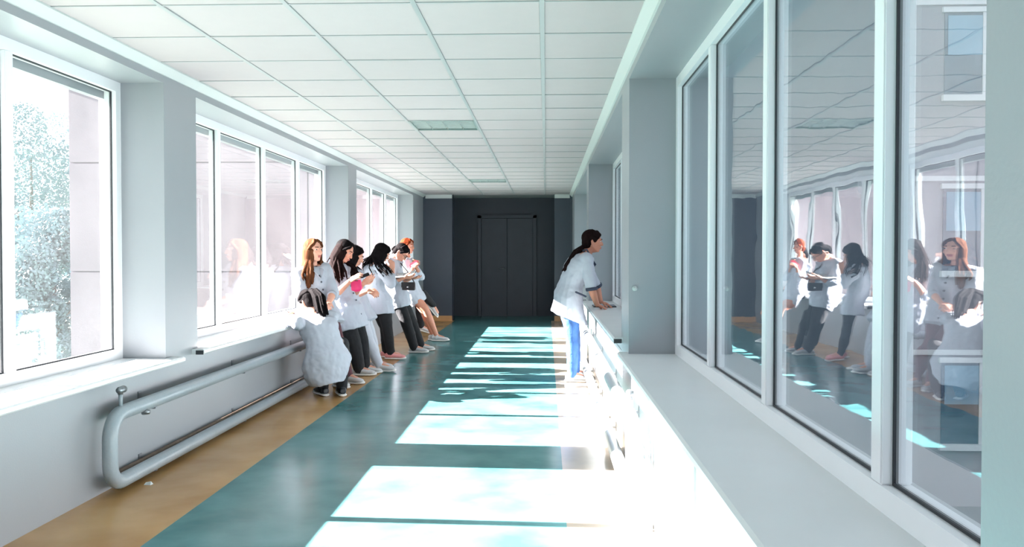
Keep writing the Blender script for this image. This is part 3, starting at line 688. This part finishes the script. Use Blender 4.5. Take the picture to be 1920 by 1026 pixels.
person('dark long-haired woman with head bowed over a phone, coat buttoned', fl_ank(682, 9.4, 0), at(652, 576, 9.35), at(632, 497, 9.35), at(646, 471, 9.33), (.93, -.36, 0), (.85, -.25, -.45),
    {'R': (at(627, 555, 9.12), at(655, 528, 9.05), (.8, .05, .55), (-.45, -.55, .6), .35), 'L': (at(662, 553, 9.50), at(681, 532, 9.32), (.75, 0, .6), (.4, -.75, -.4), .45)},
    {'R': (at(662, 640, 9.28), fl_ank(673, 9.33), (.97, -.1, 0), 1.25), 'L': (at(676, 638, 9.48), fl_ank(684, 9.5), (1, .1, 0), 1.25)},
    dict(m='hair_black', m2='hair_brown', style='long', end=[at(662, 516, 9.46), at(632, 526, 9.15)], n=110, jit=.045), 'skin_a', hu=(.5, 0, .87),
    coat=dict(hem=at(664, 616, 9.36), hw=.19, hd=.14, sleeve=1.05, cuff='coat_white', fold=.03), trouser='cloth_black', buttons=True, bend=.03)
person('woman in white trousers half hidden between two dark-haired women', fl_ank(712, 9.75, 0), at(674, 583, 9.88), at(656, 503, 9.92), at(665, 480, 9.92), (.97, .05, 0), (.85, .1, -.5),
    {'R': (at(668, 553, 9.66), at(690, 545, 9.58), (.85, -.1, -.3), (-.1, -.6, .7), 1.0), 'L': (at(678, 556, 10.1), at(686, 592, 10.1), (.1, 0, -1), (0, -1, 0), .5)},
    {'R': (at(690, 638, 9.72), fl_ank(711, 9.66), (.98, -.15, 0)), 'L': (at(696, 634, 9.92), fl_ank(706, 9.88), (.98, .1, 0))},
    dict(m='hair_black', style='long', end=[at(674, 512, 10.0), at(662, 518, 9.75)], n=80, jit=.03), 'skin_a', hu=(.45, 0, .9),
    coat=dict(hem=at(688, 606, 9.86), hw=.18, hd=.13, sleeve=1.1, fold=.03), trouser='cloth_white')
person('woman with curly black hair and pink sneakers, hand raised to her face', fl_ank(735, 10.85, 0), at(712, 565, 10.82), at(703, 497, 10.82), at(716, 475, 10.86), (.80, .60, 0), (.78, .5, -.35),
    {'R': (at(733, 532, 10.62), at(736, 506, 10.78), (-.1, .15, .97), (.6, -.75, 0), .6), 'L': (at(690, 541, 11.0), at(705, 556, 11.05), (.8, .3, -.2), (0, -.5, .8), .5)},
    {'R': (at(726, 614, 10.74), fl_ank(733, 10.8), (.97, -.1, 0)), 'L': (at(722, 614, 10.98), fl_ank(724, 11.0), (.97, .2, 0))},
    dict(m='hair_black', style='long', end=[at(694, 503, 10.95), at(724, 517, 10.62)], n=120, jit=.05), 'skin_a', hu=(.45, .15, .88),
    coat=dict(hem=at(713, 589, 10.82), hw=.205, hd=.165, sleeve=1.5, fold=.028), shoes='shoe_pink', bend=.05, girth=1.05)
Pg, Kg = person('woman with glasses bending over an open notebook', fl_ank(782, 11.65, 0), at(745, 552, 11.58), at(737, 484, 11.58), at(752, 474, 11.56), (.97, -.12, 0), (.62, -.15, -.77),
    {'R': (at(736, 528, 11.38), at(757, 521, 11.32), (.95, .05, .05), (0, -.5, -.85), .5), 'L': (at(752, 530, 11.78), at(770, 522, 11.62), (.9, -.2, .0), (0, 0, -1), .5)},
    {'R': (at(761, 602, 11.46), fl_ank(777, 11.52), (.98, -.1, 0), 1.15), 'L': (at(770, 600, 11.76), fl_ank(789, 11.8), (.98, .1, 0), 1.15)},
    dict(m='hair_black', style='bun', root=at(740, 467, 11.57)), 'skin_a', hu=(.75, 0, .64),
    coat=dict(hem=at(753, 577, 11.56), hw=.175, hd=.135, sleeve=1.3, fold=.028), vneck='cloth_black', bend=.05)
for s_ in (1, -1):
    MB().tube([Kg(.010 + .020*math.cos(t*math.pi/6), .098, s_*.031 + .024*math.sin(t*math.pi/6)) for t in range(13)], .0028, 6).tube([Kg(.014, .095, s_*.055), Kg(.008, .0, s_*.078)], .0028, 6).build('glasses', 'black_plastic', Pg, True)
person('red-haired woman with bare legs at the far end of the row', fl_ank(815, 13.15, 0), at(772, 546, 13.1), at(763, 484, 13.1), at(764, 462, 13.1), (.97, -.05, 0), (.95, -.3, -.12),
    {'R': (at(769, 521, 12.92), at(774, 503, 12.83), (.55, 0, .8), (-.4, -.7, .3), .7), 'L': (at(789, 519, 13.2), at(781, 503, 13.05), (-.2, -.3, .9), (.7, -.5, 0), .7)},
    {'R': (at(798, 580, 13.0), fl_ank(819, 13.1), (.98, -.1, 0)), 'L': (at(794, 583, 13.2), fl_ank(812, 13.25), (.98, .1, 0))},
    dict(m='hair_red', style='bun', root=at(757, 455, 13.1)), 'skin_b', hu=(.08, 0, 1),
    coat=dict(hem=at(787, 568, 13.1), hw=.17, hd=.12, sleeve=1.5, fold=.026), trouser=None)
person('person behind the red-haired woman with one leg swung out in black trousers', fl_ank(790, 13.75, 0), at(754, 546, 13.75), at(741, 495, 13.75), at(748, 477, 13.72), (.97, -.1, 0), (.8, 0, -.5),
    {'R': (at(748, 526, 13.55), at(768, 536, 13.5), (.9, 0, -.3), (0, -.5, .8), .5), 'L': (at(750, 526, 13.95), at(770, 536, 13.8), (.9, 0, -.3), (0, -.5, .8), .5)},
    {'R': (at(793, 551, 13.6), at(812, 573, 13.75), (.62, 0, -.78), 1.0, (.78, 0, .62)), 'L': (at(785, 570, 13.9), at(790, 612, 13.9), (.9, .1, -.3), 1.0, (.3, 0, .95))},
    dict(m='hair_black', style='bun', root=at(741, 473, 13.74)), 'skin_a', hu=(.45, 0, .9),
    coat=dict(hem=at(772, 553, 13.73), hw=.17, hd=.13, sleeve=1.5, fold=.026), trouser='cloth_black')

# ------------------------------------------------------------------ things held or lying about
def slab(c, ex, ey, ez):        # box with half-axis vectors
    c = V(c); p = [c + ex*i + ey*j + ez*k for k in (-1, 1) for j in (-1, 1) for i in (-1, 1)]
    return p, [(0, 2, 3, 1), (4, 5, 7, 6), (0, 1, 5, 4), (1, 3, 7, 5), (3, 2, 6, 7), (2, 0, 4, 6)]
t = empty('notebook', at(758, 515, 11.3), 'open white notebook held by the woman with glasses', 'notebook')
c = at(757, 515, 11.4); e1 = nrm((1, .1, .16)); e2 = nrm((0, 1, .25)); e3 = e1.cross(e2)
MB().add(*slab(c - e3*.006, e1*.15, e2*.11, e3*.003)).build('cover', 'black_plastic', t)
MB().add(*slab(c - e1*.074, nrm(e1 - e3*.1)*.072, e2*.105, e3*.004)).build('page', 'paper', t); MB().add(*slab(c + e1*.074, nrm(e1 + e3*.1)*.072, e2*.105, e3*.004)).build('page', 'paper', t)
t = empty('shoulder_bag', at(767, 530, 11.42), 'dark leather bag hanging at the waist of the woman with glasses', 'bag')
c = at(766, 537, 11.36); remesh(MB().add(*slab(c, X*.085, Yv*.035, Z*.05)), 'body', 'leather_dark', t, .009, 5, .01)
MB().add(*slab(c + Z*.02 - Yv*.042, X*.088, Yv*.006, Z*.034)).build('flap', 'leather_dark', t, bevel=.004); MB().ell(c - Yv*.05 - Z*.01, X*.012, Yv*.005, Z*.012).build('clasp', 'brass_dull', t, True)
MB().tube([c + X*.08 + Z*.04, c + X*.02 + Z*.15, c - X*.12 + Z*.30 + Yv*.10], .008, 6).build('strap', 'leather_dark', t, True)
t = empty('pink_pouch', at(667, 534, 9.0), 'bright pink pouch in the hands of the bowed dark-haired woman', 'pouch')
c = at(668, 535, 9.1); mb = MB(); mb.add(*slab(c, nrm((1, 0, .15))*.055, Yv*.022, nrm((-.15, 0, 1))*.052)); mb.ell(c - Z*.03, X*.058, Yv*.03, Z*.04); remesh(mb, 'body', 'pink_plastic', t, .007, 3, .01)
MB().tube([c - X*.05 + Z*.045, c - Yv*.036 + Z*.05, c + X*.05 + Z*.045], .004, 6).build('zip', 'black_plastic', t, True)
t = empty('phone', at(690, 518, 9.25), 'dark phone held by the bowed woman above the pink pouch', 'phone')
c = at(683, 517, 9.2); a1 = nrm((.8, 0, .3)); a2 = nrm((0, -.5, .8)); a2 = (a2 - a1*a2.dot(a1)).normalized(); a3 = a1.cross(a2)
MB().add(*slab(c, a1*.055, a2*.020, a3*.004)).build('case', 'black_plastic', t, bevel=.003); MB().add(*slab(c - a3*.0045, a1*.050, a2*.018, a3*.0006)).build('screen', 'lens_glass', t)
t = empty('folder', at(1143, 573, 9.4), 'thin black folder lying on the right sill by the leaning woman', 'folder')
MB().box(.50, .74, 9.28, 9.60, .741, .750).build('cover', 'black_plastic', t, bevel=.002); MB().box(.505, .735, 9.285, 9.595, .7505, .753).build('sheet', 'print_line', t)
t = empty('pen', at(541, 586, 8.36), 'slim pen in the fingers of the crouching woman', 'pen')
p0 = at(548, 588, 8.38); MB().tube([p0 + V((.045, .01, -.012)), p0, p0 + V((-.09, 0, .035))], [.0015, .004, .004], 8).build('barrel', 'black_plastic', t, True); MB().tube([p0 + V((-.085, 0, .033)), p0 + V((-.10, 0, .039))], .0046, 8).build('cap', 'brass_dull', t, True)
t = empty('paper_sheet', V((-2.48, 8.25, .652)), 'white sheet of paper on the left sill under the crouching woman', 'paper')
MB().add(*slab((-2.46, 8.28, .6535), nrm((1, .12, 0))*.105, nrm((-.12, 1, 0))*.148, Z*.0012)).build('sheet', 'paper', t)
t = empty('pink_case', at(776, 497, 12.8), 'small pink case in the hands of the red-haired woman', 'case')
c = at(777, 496, 12.85); MB().add(*slab(c, nrm((.8, 0, .45))*.07, Yv*.02, nrm((-.45, 0, .8))*.04)).build('body', 'fabric_pink', t, bevel=.012); MB().add(*slab(c - Yv*.022, nrm((.8, 0, .45))*.05, Yv*.002, nrm((-.45, 0, .8))*.012)).build('stripe', 'paper', t)
